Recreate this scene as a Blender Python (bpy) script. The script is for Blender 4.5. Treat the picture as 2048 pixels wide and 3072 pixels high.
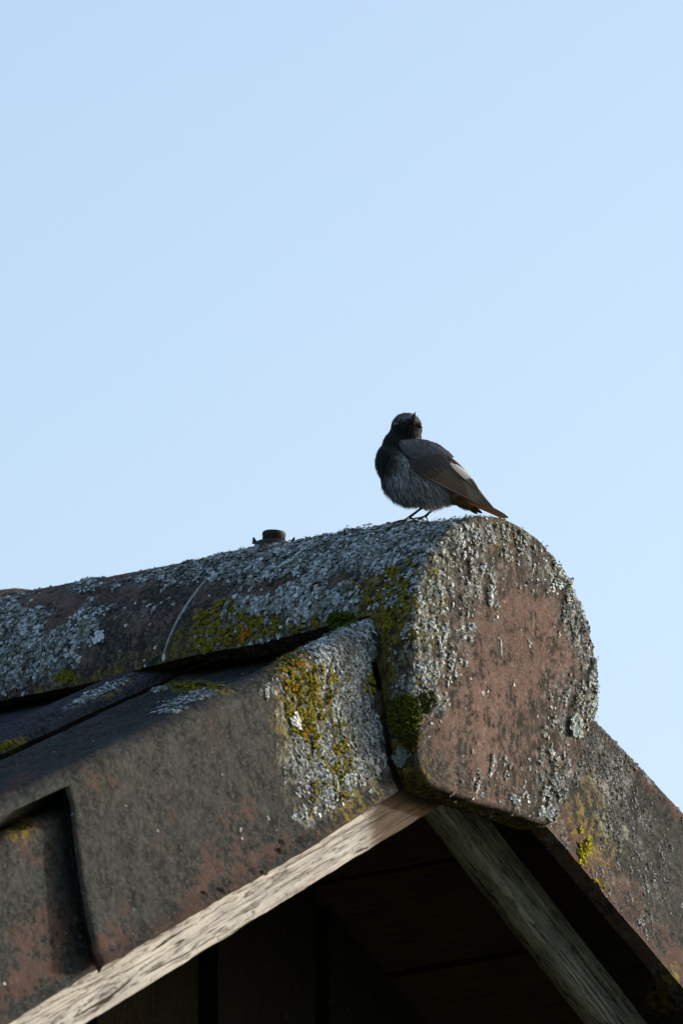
import bpy, bmesh, math, random
import numpy as np
from math import sin, cos, radians, pi, sqrt, atan2
from mathutils import Vector, Matrix

for o in list(bpy.data.objects):
    bpy.data.objects.remove(o)
scene = bpy.context.scene
COL = scene.collection
rng = np.random.default_rng(11)
random.seed(5)

# ------------------------------------------------------------------ camera
PSI, ALPHA, DIST, PXM = radians(51.4), radians(15.6), 8.0, 3500.0     # heading, tilt up, metres, photo px per metre at the disc
F = np.array([sin(PSI)*cos(ALPHA), cos(PSI)*cos(ALPHA), sin(ALPHA)])
RT = np.array([cos(PSI), -sin(PSI), 0.0])
UP = np.cross(RT, F)
CAM = -DIST*F - RT*(1520-1024)/PXM + UP*(2000-1536)/PXM
FPX = PXM*DIST
def proj(P):
    d = np.asarray(P, float) - CAM
    z = d @ F
    return 1024 + FPX*(d @ RT)/z, 1536 - FPX*(d @ UP)/z
def unp(px, py, p0, n):
    d = F*FPX + RT*(px-1024) - UP*(py-1536)
    n = np.array(n, float)
    t = ((np.array(p0, float)-CAM) @ n)/(d @ n)
    return CAM + d*t
cd = bpy.data.cameras.new('camera'); cam = bpy.data.objects.new('camera', cd); COL.objects.link(cam)
cd.sensor_fit = 'VERTICAL'; cd.sensor_height = 23.5; cd.sensor_width = 15.67
cd.lens = FPX/3072*23.5
cd.clip_start = 0.1; cd.clip_end = 3000
cam.matrix_world = Matrix(((RT[0], UP[0], -F[0], CAM[0]), (RT[1], UP[1], -F[1], CAM[1]), (RT[2], UP[2], -F[2], CAM[2]), (0, 0, 0, 1)))
scene.camera = cam
cd.dof.use_dof = True
cd.dof.focus_distance = float((np.array([-0.03, .05, .12])-CAM) @ F)
cd.dof.aperture_fstop = 8.0

# ------------------------------------------------------------------ sky and sun
SUN = np.array([1.75, -1.0, .46]); SUN /= np.linalg.norm(SUN)
SUN_EL = math.asin(SUN[2]); SUN_AZ = atan2(SUN[0], SUN[1])
world = bpy.data.worlds.new('World'); scene.world = world; world.use_nodes = True
wn = world.node_tree.nodes; wl = world.node_tree.links
bg = wn['Background']
sky = wn.new('ShaderNodeTexSky'); sky.sky_type = 'NISHITA'; sky.sun_disc = False
sky.sun_elevation = SUN_EL; sky.sun_rotation = SUN_AZ
sky.altitude = 200; sky.air_density = 1.0; sky.dust_density = 4.8; sky.ozone_density = 1.5
wl.new(sky.outputs[0], bg.inputs[0]); bg.inputs[1].default_value = 0.15
sd = bpy.data.lights.new('sun', 'SUN'); sun = bpy.data.objects.new('sun', sd); COL.objects.link(sun)
sd.energy = 2.0; sd.angle = radians(1.2); sd.color = (1.0, 0.97, 0.935)
sun.rotation_euler = Vector(SUN).to_track_quat('Z', 'Y').to_euler()
sun.location = (4, -3, 3)
vs = scene.view_settings
vs.view_transform = 'Standard'; vs.look = 'None'; vs.exposure = 1.22; vs.gamma = 1.0; vs.use_curve_mapping = False
scene.cycles.use_denoising = True
scene.cycles.max_bounces = 6

# ------------------------------------------------------------------ helpers
def hash3(i, j, k, s):
    h = (i.astype(np.int64)*374761393 + j.astype(np.int64)*668265263 + k.astype(np.int64)*2147483647 + s*974711) & 0x7fffffff
    h = ((h ^ (h >> 13))*1274126177) & 0x7fffffff
    h = h ^ (h >> 16)
    return (h & 0xffffff)/float(0xffffff)
def vnoise(P, freq, seed=0):
    P = np.asarray(P, float)*freq + 1000.0
    I = np.floor(P).astype(np.int64); f = P - I; f = f*f*(3-2*f)
    r = 0
    for a in (0, 1):
        for b in (0, 1):
            for c in (0, 1):
                w = (f[..., 0] if a else 1-f[..., 0])*(f[..., 1] if b else 1-f[..., 1])*(f[..., 2] if c else 1-f[..., 2])
                r = r + w*hash3(I[..., 0]+a, I[..., 1]+b, I[..., 2]+c, seed)
    return r
def fbm(P, freq, seed=0, oct=3, gain=.5):
    t = 0; amp = 1; s = 0
    for o in range(oct):
        t = t + amp*vnoise(P, freq*2**o, seed+o*17); s += amp; amp *= gain
    return t/s
def blobs(P, lst):
    """soft patches on a surface; each (x, y, rx, ry, turn, weight) is read off the photograph"""
    px, py = proj(P)
    m = np.zeros(px.shape)
    for (cx, cy, rx, ry, a, w) in lst:
        a = radians(a); dx = px-cx; dy = py-cy
        u = (dx*cos(a)+dy*sin(a))/rx; v = (-dx*sin(a)+dy*cos(a))/ry
        q = np.sqrt(u*u+v*v)
        m = np.maximum(m, w*np.clip(1.6-q*1.1, 0, 1)) if w > 0 else m*(1+w*np.clip(1.6-q*1.1, 0, 1))
    return m
def sstep(a, b, x):
    t = np.clip((x-a)/(b-a), 0, 1); return t*t*(3-2*t)

def link(o, parent=None):
    COL.objects.link(o)
    if parent is not None: o.parent = parent
    return o
def tag(o, label=None, cat=None, group=None, kind=None):
    if label: o['label'] = label
    if cat: o['category'] = cat
    if group: o['group'] = group
    if kind: o['kind'] = kind
    return o
def empty(name, loc=(0, 0, 0)):
    o = bpy.data.objects.new(name, None); o.empty_display_size = .02
    o.location = [float(v) for v in loc]
    return link(o)
def mesh_obj(name, V, Fc, mat, parent=None, smooth=True, col=None, solid=0.0, offset=-1.0):
    """V in world coordinates; placed under its parent (an unrotated Empty)"""
    V = np.asarray(V, float)
    if parent is not None:
        p = parent; off = np.zeros(3)
        while p is not None:
            off += np.array(p.location); p = p.parent
        V = V - off
    me = bpy.data.meshes.new(name)
    if isinstance(Fc, np.ndarray) and Fc.ndim == 2:
        n, k = Fc.shape
        me.vertices.add(len(V)); me.vertices.foreach_set('co', V.astype(np.float32).ravel())
        me.loops.add(n*k); me.loops.foreach_set('vertex_index', Fc.astype(np.int32).ravel())
        me.polygons.add(n); me.polygons.foreach_set('loop_start', np.arange(0, n*k, k, dtype=np.int32))
        try: me.polygons.foreach_set('loop_total', np.full(n, k, dtype=np.int32))
        except Exception: pass
        me.update(calc_edges=True)
        me.validate()
    else:
        me.from_pydata([tuple(v) for v in V], [], [tuple(f) for f in Fc])
    me.update()
    if smooth: me.polygons.foreach_set('use_smooth', np.ones(len(me.polygons), dtype=bool))
    if col is not None:
        at = me.color_attributes.new('Col', 'FLOAT_COLOR', 'POINT')
        c = np.ones((len(V), 4), np.float32); c[:, :3] = col
        at.data.foreach_set('color', c.ravel())
    if mat: me.materials.append(mat)
    o = link(bpy.data.objects.new(name, me), parent)
    if solid:
        nl_ = len(me.loops); ei = np.empty(nl_, np.int32); me.loops.foreach_get('edge_index', ei)
        me.edges.foreach_set('use_edge_sharp', np.bincount(ei, minlength=len(me.edges)) == 1)
        m = o.modifiers.new('thickness', 'SOLIDIFY'); m.thickness = solid; m.offset = offset
    return o
def grid_faces(nu, nv, wrap_v=False):
    i = np.arange(nu-1)[:, None]; j = np.arange(nv if wrap_v else nv-1)[None, :]
    j2 = (j+1) % nv
    return np.stack([i*nv+j, i*nv+j2, (i+1)*nv+j2, (i+1)*nv+j], -1).reshape(-1, 4)
def tube(path, rad, k=8, cap=True):
    path = np.asarray(path, float); n = len(path); rad = np.broadcast_to(np.asarray(rad, float), (n,))
    T = np.gradient(path, axis=0); T /= np.linalg.norm(T, axis=1)[:, None]+1e-12
    ref = np.array([0, 0, 1.0]) if abs(T[0, 2]) < .9 else np.array([1.0, 0, 0])
    V = []
    for p, t, r in zip(path, T, rad):
        a = np.cross(t, ref); a /= np.linalg.norm(a); b = np.cross(t, a)
        for q in range(k):
            V.append(p + r*(a*cos(2*pi*q/k)+b*sin(2*pi*q/k)))
    Fc = [list(f) for f in grid_faces(n, k, True)]
    if cap:
        Fc.append(list(range(k))[::-1]); Fc.append(list(range((n-1)*k, n*k)))
    return np.array(V), Fc
def lathe(prof, c, ax=(0, 0, 1), k=28, squash=(1, 1)):
    ax = np.array(ax, float); ax /= np.linalg.norm(ax)
    a = np.cross(ax, [0, 1, 0]); a /= np.linalg.norm(a); b = np.cross(ax, a)
    V = []
    for r, h in prof:
        for q in range(k):
            t = 2*pi*q/k
            V.append(np.array(c)+ax*h+r*(a*cos(t)*squash[0]+b*sin(t)*squash[1]))
    n = len(prof)
    Fc = [list(f) for f in grid_faces(n, k, True)]
    Fc.append(list(range(k))[::-1]); Fc.append(list(range((n-1)*k, n*k)))
    return np.array(V), Fc

# ------------------------------------------------------------------ materials
def mat(name):
    m = bpy.data.materials.new(name); m.use_nodes = True
    nt = m.node_tree; b = nt.nodes['Principled BSDF']
    return m, nt, b
def N(nt, t, **kw):
    n = nt.nodes.new(t)
    for k, v in kw.items(): setattr(n, k, v)
    return n
def noise_node(nt, scale, detail=5, rough=.6, vec=None, dist=0.0):
    n = N(nt, 'ShaderNodeTexNoise'); n.inputs['Scale'].default_value = scale; n.inputs['Detail'].default_value = detail
    n.inputs['Roughness'].default_value = rough; n.inputs['Distortion'].default_value = dist
    if vec is not None: nt.links.new(vec, n.inputs['Vector'])
    return n.outputs[0]
def ramp(nt, fac, stops):
    r = N(nt, 'ShaderNodeValToRGB'); cr = r.color_ramp
    while len(cr.elements) < len(stops): cr.elements.new(.5)
    for e, (p, c) in zip(cr.elements, stops):
        e.position = p; e.color = (*c, 1) if len(c) == 3 else c
    nt.links.new(fac, r.inputs[0]); return r.outputs[0]
def mix(nt, fac, a, b, blend='MIX'):
    m = N(nt, 'ShaderNodeMix', data_type='RGBA', blend_type=blend)
    for sock, v in ((m.inputs[0], fac), (m.inputs[6], a), (m.inputs[7], b)):
        if hasattr(v, 'is_output'): nt.links.new(v, sock)
        elif isinstance(v, tuple): sock.default_value = (*v, 1)
        else: sock.default_value = v
    return m.outputs[2]
def math_n(nt, op, a, b=None, c=None, clamp=False):
    m = N(nt, 'ShaderNodeMath', operation=op, use_clamp=clamp)
    for s, v in zip(m.inputs, (a, b, c)):
        if v is None: continue
        if hasattr(v, 'is_output'): nt.links.new(v, s)
        else: s.default_value = v
    return m.outputs[0]
def bump(nt, b, height, strength, dist):
    n = N(nt, 'ShaderNodeBump'); n.inputs['Strength'].default_value = strength; n.inputs['Distance'].default_value = dist
    nt.links.new(height, n.inputs['Height']); nt.links.new(n.outputs[0], b.inputs['Normal'])
def wpos(nt):
    return N(nt, 'ShaderNodeNewGeometry').outputs['Position']
def edge(nt, n, att, k=3.2, amp=1.0):
    """ragged edge: attribute broken up by noise"""
    s = math_n(nt, 'MULTIPLY_ADD', math_n(nt, 'SUBTRACT', n, .5), amp, att)
    s = math_n(nt, 'MULTIPLY_ADD', math_n(nt, 'SUBTRACT', s, .5), k, .5, clamp=True)
    return math_n(nt, 'MULTIPLY', s, math_n(nt, 'MULTIPLY', att, 5.0, clamp=True))

def clay_material(name, dark, clay, rough=.75, relief=.7):
    """fired clay with a sooty weathered skin. Col.r = bare clay showing, Col.g = olive algae film, Col.b = pale crust"""
    m, nt, b = mat(name); L = nt.links
    P = wpos(nt)
    sep = N(nt, 'ShaderNodeSeparateColor'); at = N(nt, 'ShaderNodeAttribute', attribute_name='Col')
    L.new(at.outputs['Color'], sep.inputs[0])
    con = lambda x, g: math_n(nt, 'MULTIPLY_ADD', math_n(nt, 'SUBTRACT', x, .5), g, .5, clamp=True)
    st = N(nt, 'ShaderNodeVectorMath', operation='MULTIPLY'); L.new(P, st.inputs[0]); st.inputs[1].default_value = (1, 1, .8)
    nf = con(noise_node(nt, 170, 7, .80, st.outputs[0]), 9.0); nm = con(noise_node(nt, 42, 6, .70, P), 6.0); nl = con(noise_node(nt, 11, 4, .6, P), 3.5)
    ns = noise_node(nt, 420, 4, .7, P)
    d = mix(nt, nm, tuple(c*.50 for c in dark), tuple(c*1.35 for c in dark))
    d = mix(nt, math_n(nt, 'MULTIPLY', nf, .6), d, tuple(c*2.2+.004 for c in dark))
    c = mix(nt, nl, tuple(v*.72 for v in clay), tuple(v*1.25 for v in clay))
    c = mix(nt, math_n(nt, 'MULTIPLY', nf, .55), c, tuple(v*.5 for v in clay))
    e1 = edge(nt, mix(nt, .5, nm, nf), sep.outputs[0], k=2.6, amp=1.5)
    base = mix(nt, e1, d, c)
    pits = ramp(nt, ns, [(.40, (1, 1, 1)), (.455, (0, 0, 0))])
    base = mix(nt, math_n(nt, 'MULTIPLY', pits, .55), base, (.018, .016, .013))
    fl = noise_node(nt, 330, 3, .75, st.outputs[0])
    fleck = ramp(nt, fl, [(.545, (0, 0, 0)), (.60, (1, 1, 1))])
    base = mix(nt, math_n(nt, 'MULTIPLY', fleck, .55), base, tuple(v*3.2+.01 for v in dark))
    e2 = edge(nt, mix(nt, .5, nm, nf), sep.outputs[1], k=2.0)
    film = mix(nt, nf, (.034, .030, .009), (.165, .130, .026))
    base = mix(nt, math_n(nt, 'MULTIPLY', e2, .85), base, film)
    e3 = edge(nt, mix(nt, .65, nm, ns), sep.outputs[2], k=3.0)
    crust = mix(nt, nf, (.05, .053, .052), (.24, .26, .255))
    base = mix(nt, math_n(nt, 'MULTIPLY', e3, .8), base, crust)
    L.new(base, b.inputs['Base Color'])
    b.inputs['Roughness'].default_value = max(rough, .8)
    b.inputs['Specular IOR Level'].default_value = .03
    h = math_n(nt, 'MULTIPLY_ADD', nf, .7, math_n(nt, 'MULTIPLY', ns, .45))
    h = math_n(nt, 'MULTIPLY_ADD', e3, .5, h)
    bump(nt, b, h, relief, .0016)
    return m
M_RIDGE = clay_material('weathered_clay_ridge', (.042, .038, .034), (.160, .106, .089))
M_VERGE = clay_material('weathered_clay_tile', (.0205, .0225, .0218), (.082, .049, .040), .7, .28)
M_TILE = clay_material('sooty_clay_tile', (.022, .024, .029), (.080, .050, .042), .8, .3)

def lichen_material(name, rough=.9):
    m, nt, b = mat(name)
    at = N(nt, 'ShaderNodeAttribute', attribute_name='Col')
    nf = noise_node(nt, 700, 3, .6, wpos(nt))
    c = mix(nt, nf, (.62, .62, .62), (1.25, 1.25, 1.25))
    nt.links.new(mix(nt, 1.0, at.outputs['Color'], c, 'MULTIPLY'), b.inputs['Base Color'])
    b.inputs['Roughness'].default_value = rough; b.inputs['Specular IOR Level'].default_value = .05
    return m
M_LICHEN = lichen_material('lichen')
M_MOSS = lichen_material('moss')

def wood_material(name, ang_axis, light, mid, dark, grey, crack=.5, brown_from=None):
    """weathered sawn board, grain along ang_axis"""
    m, nt, b = mat(name); L = nt.links
    P = wpos(nt)
    ax = Vector(ang_axis).normalized()
    mp = N(nt, 'ShaderNodeMapping', vector_type='TEXTURE')
    q = ax.to_track_quat('X', 'Z').to_euler()
    mp.inputs['Rotation'].default_value = q
    mp.inputs['Scale'].default_value = (20, 1, 1)
    L.new(P, mp.inputs['Vector'])
    v = mp.outputs[0]
    g1 = noise_node(nt, 420, 6, .66, v, .5); g2 = noise_node(nt, 1300, 4, .6, v, .3); g3 = noise_node(nt, 150, 5, .6, v, .9)
    pat = noise_node(nt, 26, 5, .65, P); sp = noise_node(nt, 240, 4, .7, P)
    c = ramp(nt, g1, [(.34, dark), (.44, mid), (.55, light), (.8, light)])
    c = mix(nt, math_n(nt, 'MULTIPLY', g2, .45), c, mid)
    c = mix(nt, ramp(nt, pat, [(.48, (0, 0, 0)), (.62, (.85, .85, .85))]), c, mix(nt, g1, grey, tuple(x*1.5 for x in grey)))
    ck = ramp(nt, g3, [(.35, (1, 1, 1)), (.39, (0, 0, 0))])
    c = mix(nt, math_n(nt, 'MULTIPLY', ck, crack), c, (.025, .018, .012))
    thin = noise_node(nt, 75, 5, .62, v, .4)
    ln = ramp(nt, thin, [(.450, (0, 0, 0)), (.466, (1, 1, 1)), (.482, (0, 0, 0)), (.545, (0, 0, 0)), (.558, (1, 1, 1)), (.572, (0, 0, 0))])
    c = mix(nt, math_n(nt, 'MULTIPLY', ln, crack), c, (.045, .032, .022))
    spk = ramp(nt, sp, [(.34, (1, 1, 1)), (.40, (0, 0, 0))])
    c = mix(nt, math_n(nt, 'MULTIPLY', spk, .7), c, (.06, .055, .05))
    if brown_from is not None:      # past this x the board turns dark brown, ragged along the grain
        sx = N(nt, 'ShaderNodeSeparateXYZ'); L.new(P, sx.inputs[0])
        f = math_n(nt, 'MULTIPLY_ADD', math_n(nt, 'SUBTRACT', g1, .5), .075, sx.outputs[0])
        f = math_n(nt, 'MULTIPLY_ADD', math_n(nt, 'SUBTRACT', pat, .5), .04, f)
        f = math_n(nt, 'MULTIPLY', math_n(nt, 'SUBTRACT', f, brown_from), 45.0, clamp=True)
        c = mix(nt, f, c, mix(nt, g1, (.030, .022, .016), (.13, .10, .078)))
    L.new(c, b.inputs['Base Color']); b.inputs['Roughness'].default_value = .9; b.inputs['Specular IOR Level'].default_value = .05
    h = math_n(nt, 'MULTIPLY_ADD', g1, .8, math_n(nt, 'MULTIPLY', g2, .4))
    h = math_n(nt, 'SUBTRACT', h, math_n(nt, 'MULTIPLY', ck, .7))
    h = math_n(nt, 'SUBTRACT', h, math_n(nt, 'MULTIPLY', ln, .6))
    bump(nt, b, h, .8, .0012)
    return m
def plain(name, c, rough=.6, spec=.4, var=.25, scale=120, metal=0):
    m, nt, b = mat(name)
    n = noise_node(nt, scale, 5, .6, wpos(nt))
    nt.links.new(mix(nt, n, tuple(x*(1-var) for x in c), tuple(min(1, x*(1+var)) for x in c)), b.inputs['Base Color'])
    b.inputs['Roughness'].default_value = rough; b.inputs['Specular IOR Level'].default_value = spec; b.inputs['Metallic'].default_value = metal
    return m
M_CAP = plain('weathered_brown_plastic', (.030, .029, .027), .7, .15, .4, 200)
M_WHITE = plain('dried_dropping', (.52, .53, .53), .8, .2, .35, 500)
M_STREAK = plain('dried_streak', (.26, .27, .28), .85, .2, .6, 400)
M_DIRT = plain('dirt', (.035, .030, .020), .95, .1, .6, 300)
M_DARKWOOD = wood_material('dark_stained_wood', (0, 1, 0), (.070, .040, .025), (.052, .031, .020), (.024, .014, .010), (.032, .022, .018), .5)
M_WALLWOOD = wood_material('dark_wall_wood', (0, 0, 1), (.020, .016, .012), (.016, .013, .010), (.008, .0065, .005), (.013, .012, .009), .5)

# ------------------------------------------------------------------ ground
def ground():
    m, nt, b = mat('lawn')
    P = wpos(nt)
    n1 = noise_node(nt, .6, 6, .6, P); n2 = noise_node(nt, 14, 4, .7, P)
    nt.links.new(mix(nt, n2, mix(nt, n1, (.030, .048, .014), (.060, .072, .026)), (.085, .095, .04)), b.inputs['Base Color'])
    b.inputs['Roughness'].default_value = .95
    s = 900; n = 60
    g = np.linspace(-1, 1, n); g = np.sign(g)*np.abs(g)**3*s
    X, Y = np.meshgrid(g, g, indexing='ij')
    Z = -3.65 + .06*np.sin(X*.31+1)*np.cos(Y*.27)
    V = np.stack([X, Y, Z], -1).reshape(-1, 3)
    o = mesh_obj('ground', V, grid_faces(n, n), m)
    tag(o, 'grassy ground below the shed roof', 'ground', kind='structure')
ground()

# ------------------------------------------------------------------ timber: boards, deck, gable wall
def prism(poly, y0, y1):
    """poly in (x, z), extruded from y0 to y1"""
    n = len(poly)
    V = [(x, y0, z) for x, z in poly] + [(x, y1, z) for x, z in poly]
    Fc = [list(range(n)), list(range(2*n-1, n-1, -1))]
    for i in range(n):
        j = (i+1) % n
        Fc.append([j, i, n+i, n+j])
    return np.array(V), Fc

def barge_board(sign, apex, slope, length, y0, y1, height, m, label):
    c = 1/sqrt(1+slope*slope); s = slope*c
    d = np.array([sign*c, 0, -s]); nn = np.array([sign*s, 0, c])     # along the slope, perpendicular (up)
    o0 = np.array([0, 0, apex])
    nu, nv = 420, 44
    vs_ = np.linspace(0, height, nv)
    us = np.linspace(0, length, nu)
    # front face with worn relief, then top, back, bottom
    Uq, Vq = np.meshgrid(us, vs_, indexing='ij')
    # mitre at the ridge: start where x = 0
    shift = -Vq*s/c*1.0
    Ustart = np.maximum(0, -(Vq*s)/c)
    UU = Ustart + Uq
    P = o0 + UU[..., None]*d + Vq[..., None]*nn
    G = np.stack([Uq*7, Vq*260, 0*Uq], -1)
    rel = (fbm(G, 1.0, 3, 4)-.5)*.0012 - sstep(.66, .76, vnoise(np.stack([Uq*4, Vq*330, 0*Uq], -1), 1.0, 9))*.0018
    edgew = (fbm(np.stack([Uq*60, 0*Uq, 0*Uq], -1), 1, 21, 3)-.5)*.0012*np.exp(-Vq/.004)
    P = P + edgew[..., None]*nn
    P[..., 1] = y0 - rel + .0035*np.exp(-Vq/.0022)
    V = [P.reshape(-1, 3)]; Fc = [grid_faces(nu, nv)]
    if sign < 0: Fc[0] = Fc[0][:, ::-1]
    back = P.copy(); back[..., 1] = y1
    base = nu*nv
    V.append(back.reshape(-1, 3)); f2 = grid_faces(nu, nv)+base
    Fc.append(f2 if sign < 0 else f2[:, ::-1])
    i = np.arange(nu-1)
    for j in (0, nv-1):
        q = np.stack([i*nv+j, (i+1)*nv+j, base+(i+1)*nv+j, base+i*nv+j], -1)
        Fc.append(q if (j == 0) else q[:, ::-1])
    j = np.arange(nv-1)
    for ii in (0, nu-1):
        Fc.append(np.stack([ii*nv+j, ii*nv+j+1, base+ii*nv+j+1, base+ii*nv+j], -1))
    o = mesh_obj('barge_board', np.concatenate(V), np.concatenate(Fc), m, smooth=True)
    bm = bmesh.new(); bm.from_mesh(o.data); bmesh.ops.recalc_face_normals(bm, faces=bm.faces); bm.to_mesh(o.data); bm.free()
    tag(o, label, 'board', 'barge boards under the verge tiles')
    return o
YB = .060
def board_line(p, q, y):
    a = unp(*p, (0, y, 0), (0, 1, 0)); b = unp(*q, (0, y, 0), (0, 1, 0))
    sl = abs((b[2]-a[2])/(b[0]-a[0]))
    return a[2]+abs(a[0])*sl, sl
YL, YR = .034, .082
apx, sl_ = board_line((1000, 2619), (261, 3072), YL)
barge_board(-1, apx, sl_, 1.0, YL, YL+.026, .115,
            wood_material('silvered_wood_left', (-cos(math.atan(sl_)), 0, -sin(math.atan(sl_))), (.44, .435, .42), (.35, .34, .32), (.12, .105, .095), (.235, .235, .23), .95, brown_from=-.155),
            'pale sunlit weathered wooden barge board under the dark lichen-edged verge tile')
apx, sl_ = board_line((1405, 2521), (1832, 3072), YR)
barge_board(1, apx, sl_, 1.0, YR, YR+.026, .036,
            wood_material('silvered_wood_right', (cos(math.atan(sl_)), 0, -sin(math.atan(sl_))), (.43, .425, .41), (.32, .315, .30), (.08, .07, .062), (.20, .195, .19), .9),
            'grey shaded weathered wooden barge board under the brown verge tile with yellow lichen')

def deck(sign, label):
    sl = .61; c = 1/sqrt(1+sl*sl); s = sl*c
    d = np.array([sign*c, 0, -s]); nn = np.array([sign*s, 0, c]); o0 = np.array([0, 0, -.058])
    root = empty('roof_deck', o0+d*.4)
    w, gap, th = .116, .007, .018
    u = .012 if sign > 0 else .012
    for k in range(8):
        a, b_ = u+k*(w+gap), u+k*(w+gap)+w
        y0, y1 = (YR if sign > 0 else YL)+.027, 1.0
        V = []
        for y in np.linspace(y0, y1, 12):
            wob = .0012*sin(y*9+k*2)
            for (uu, n_) in ((a+wob, 0), (b_+wob, 0), (b_+wob, th), (a+wob, th)):
                V.append(o0+d*uu+nn*n_+np.array([0, y, 0]))
        Fc = [list(f) for f in grid_faces(12, 4, True)] + [[0, 1, 2, 3], [47, 46, 45, 44]]
        o = mesh_obj('plank', V, Fc, M_DARKWOOD, root, smooth=False)
        bm = bmesh.new(); bm.from_mesh(o.data); bmesh.ops.recalc_face_normals(bm, faces=bm.faces); bm.to_mesh(o.data); bm.free()
    V = [o0+d*uu+nn*n_+np.array([0, y, 0]) for y in ((YR if sign > 0 else YL)+.030, .99) for (uu, n_) in ((.0 if sign > 0 else .02, th+.002), (.98, th+.002), (.98, th+.005), (.0 if sign > 0 else .02, th+.005))]
    mesh_obj('light_stop', V, [[0, 1, 2, 3], [7, 6, 5, 4], [0, 4, 5, 1], [1, 5, 6, 2], [2, 6, 7, 3], [3, 7, 4, 0]], M_DIRT, root, smooth=False)  # added sheet above the planks, keeps sky light out of the gaps
    tag(root, label, 'roof boards', 'plank decks under the tiles')
deck(1, 'dark brown plank soffit running back from the shaded grey barge board')
deck(-1, 'unseen dark plank deck, added to block light, under the slope of the sunlit pale barge board')  # this side's deck is out of view, added to block light

def gable_wall():
    root = empty('gable_wall', (0, .30, -3.65))
    w, gap = .135, .022
    for k in range(-6, 7):
        x0 = -.034+gap/2 + k*(w+gap); x1 = x0+w
        def top(x): return -.062 - .61*abs(x)
        pts = [(x0, -3.6), (x1, -3.6), (x1, top(x1))]
        if x0 < 0 < x1: pts.append((0, top(0)))
        pts.append((x0, top(x0)))
        V, Fc = prism(pts, .30+.002*(k % 3), .322+.002*(k % 3))
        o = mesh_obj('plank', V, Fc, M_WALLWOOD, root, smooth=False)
        bm = bmesh.new(); bm.from_mesh(o.data); bmesh.ops.recalc_face_normals(bm, faces=bm.faces); bm.to_mesh(o.data); bm.free()
    pts = [(-1.05, -3.6), (1.05, -3.6), (1.05, -.715), (0, -.075), (-1.05, -.715)]
    V, Fc = prism(pts, .327, .34)
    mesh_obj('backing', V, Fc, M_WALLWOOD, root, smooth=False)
    tag(root, 'dark gable wall of upright boards in the shade under the roof', 'wall')
gable_wall()

# ------------------------------------------------------------------ tiles
HOSTS = []       # (kind, quads as world coordinates (n,4,3)) for growth of lichen
def catmull(P, step, closed=True):
    P = np.asarray(P, float); n = len(P); out = []
    for i in range(n if closed else n-1):
        p0, p1, p2, p3 = P[(i-1) % n], P[i], P[(i+1) % n], P[(i+2) % n]
        m = max(2, int(np.linalg.norm(p2-p1)/step*3))
        for t in np.linspace(0, 1, m, endpoint=False):
            out.append(.5*((2*p1)+(-p0+p2)*t+(2*p0-5*p1+4*p2-p3)*t*t+(-p0+3*p1-3*p2+p3)*t**3))
    out = np.array(out); 
    d = np.linalg.norm(np.diff(np.r_[out, out[:1]], axis=0), axis=1); s = np.r_[0, np.cumsum(d)]
    m = int(s[-1]/step)
    q = np.linspace(0, s[-1], m, endpoint=False)
    oc = np.r_[out, out[:1]]
    return np.stack([np.interp(q, s, oc[:, k]) for k in range(2)], -1)

# colour patches on the surfaces, photo px: (x, y, rx, ry, turn, weight)
CLAY = {
 'disc': [(1560, 1950, 150, 260, 0, .85), (1430, 2150, 170, 260, 0, .72), (1530, 2300, 200, 120, 18, .62), (1370, 1850, 60, 120, 0, .5), (1760, 1850, 40, 140, -12, .55),
          (1400, 1640, 120, 60, 0, -.6), (1690, 2100, 70, 260, 8, -.6), (1600, 1700, 130, 80, 30, -.5), (1640, 2380, 110, 70, 20, -.6), (1290, 2280, 60, 60, 0, -.5)],
 'barrel': [(350, 1755, 240, 30, -14, .8), (110, 1800, 80, 26, -12, .95), (190, 1850, 80, 26, -30, .9), (800, 1760, 120, 40, -15, .7), (1010, 1745, 60, 25, -20, .8), (430, 1860, 90, 60, -30, .42), (620, 1830, 70, 80, -40, .45), (1290, 1590, 60, 20, -5, .9), (540, 1700, 150, 20, -12, .7)],
 'left': [(560, 2780, 300, 50, -32, .75), (330, 2860, 90, 60, -32, .8), (640, 2620, 200, 70, -60, .5), (800, 2560, 160, 30, -32, .6), (300, 2350, 60, 60, 0, .35), (1050, 2470, 140, 30, -30, .75), (150, 2800, 100, 110, 0, .62), (110, 2560, 40, 60, -70, .5), (60, 2480, 120, 40, -20, .6), (40, 2360, 90, 20, -30, .7), (60, 2950, 160, 40, -32, .7)],
 'right': [(1720, 2560, 90, 190, -32, .85), (1840, 2330, 90, 70, 40, .6), (1870, 2700, 60, 130, -35, .7), (1970, 2830, 60, 110, -35, .6), (1900, 2300, 200, 26, 46, .9), (2020, 2900, 60, 100, -40, .55), (1650, 2600, 60, 200, -40, .7)],
 'plain': [(470, 2160, 60, 12, 10, .6)],
}
FILM = {
 'disc': [(1290, 1800, 45, 180, 5, .8), (1180, 1880, 80, 170, 0, 1.0), (1390, 1580, 90, 40, 0, .35), (1215, 2150, 50, 120, 0, .75), (1500, 1600, 80, 50, 0, .4), (1240, 2330, 60, 60, 20, .5), (1770, 2120, 30, 80, 0, .5)],
 'barrel': [(1150, 1790, 120, 100, -40, .95), (620, 1930, 260, 50, -12, .55), (300, 2040, 340, 40, -13, .50), (700, 1860, 110, 60, 0, .6), (900, 1860, 160, 40, -10, .6)],
 'left': [(590, 2062, 110, 18, 3, .95), (890, 2100, 70, 210, -8, .8), (1000, 2250, 130, 260, -12, .5), (60, 2480, 60, 40, 0, .5)],
 'right': [(1780, 2480, 70, 140, -20, .4), (1990, 2960, 60, 60, 0, .5)],
 'plain': [(580, 2060, 110, 22, 0, .85), (30, 2235, 60, 14, -20, .85), (330, 2070, 90, 16, -25, .6)],
}
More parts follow.
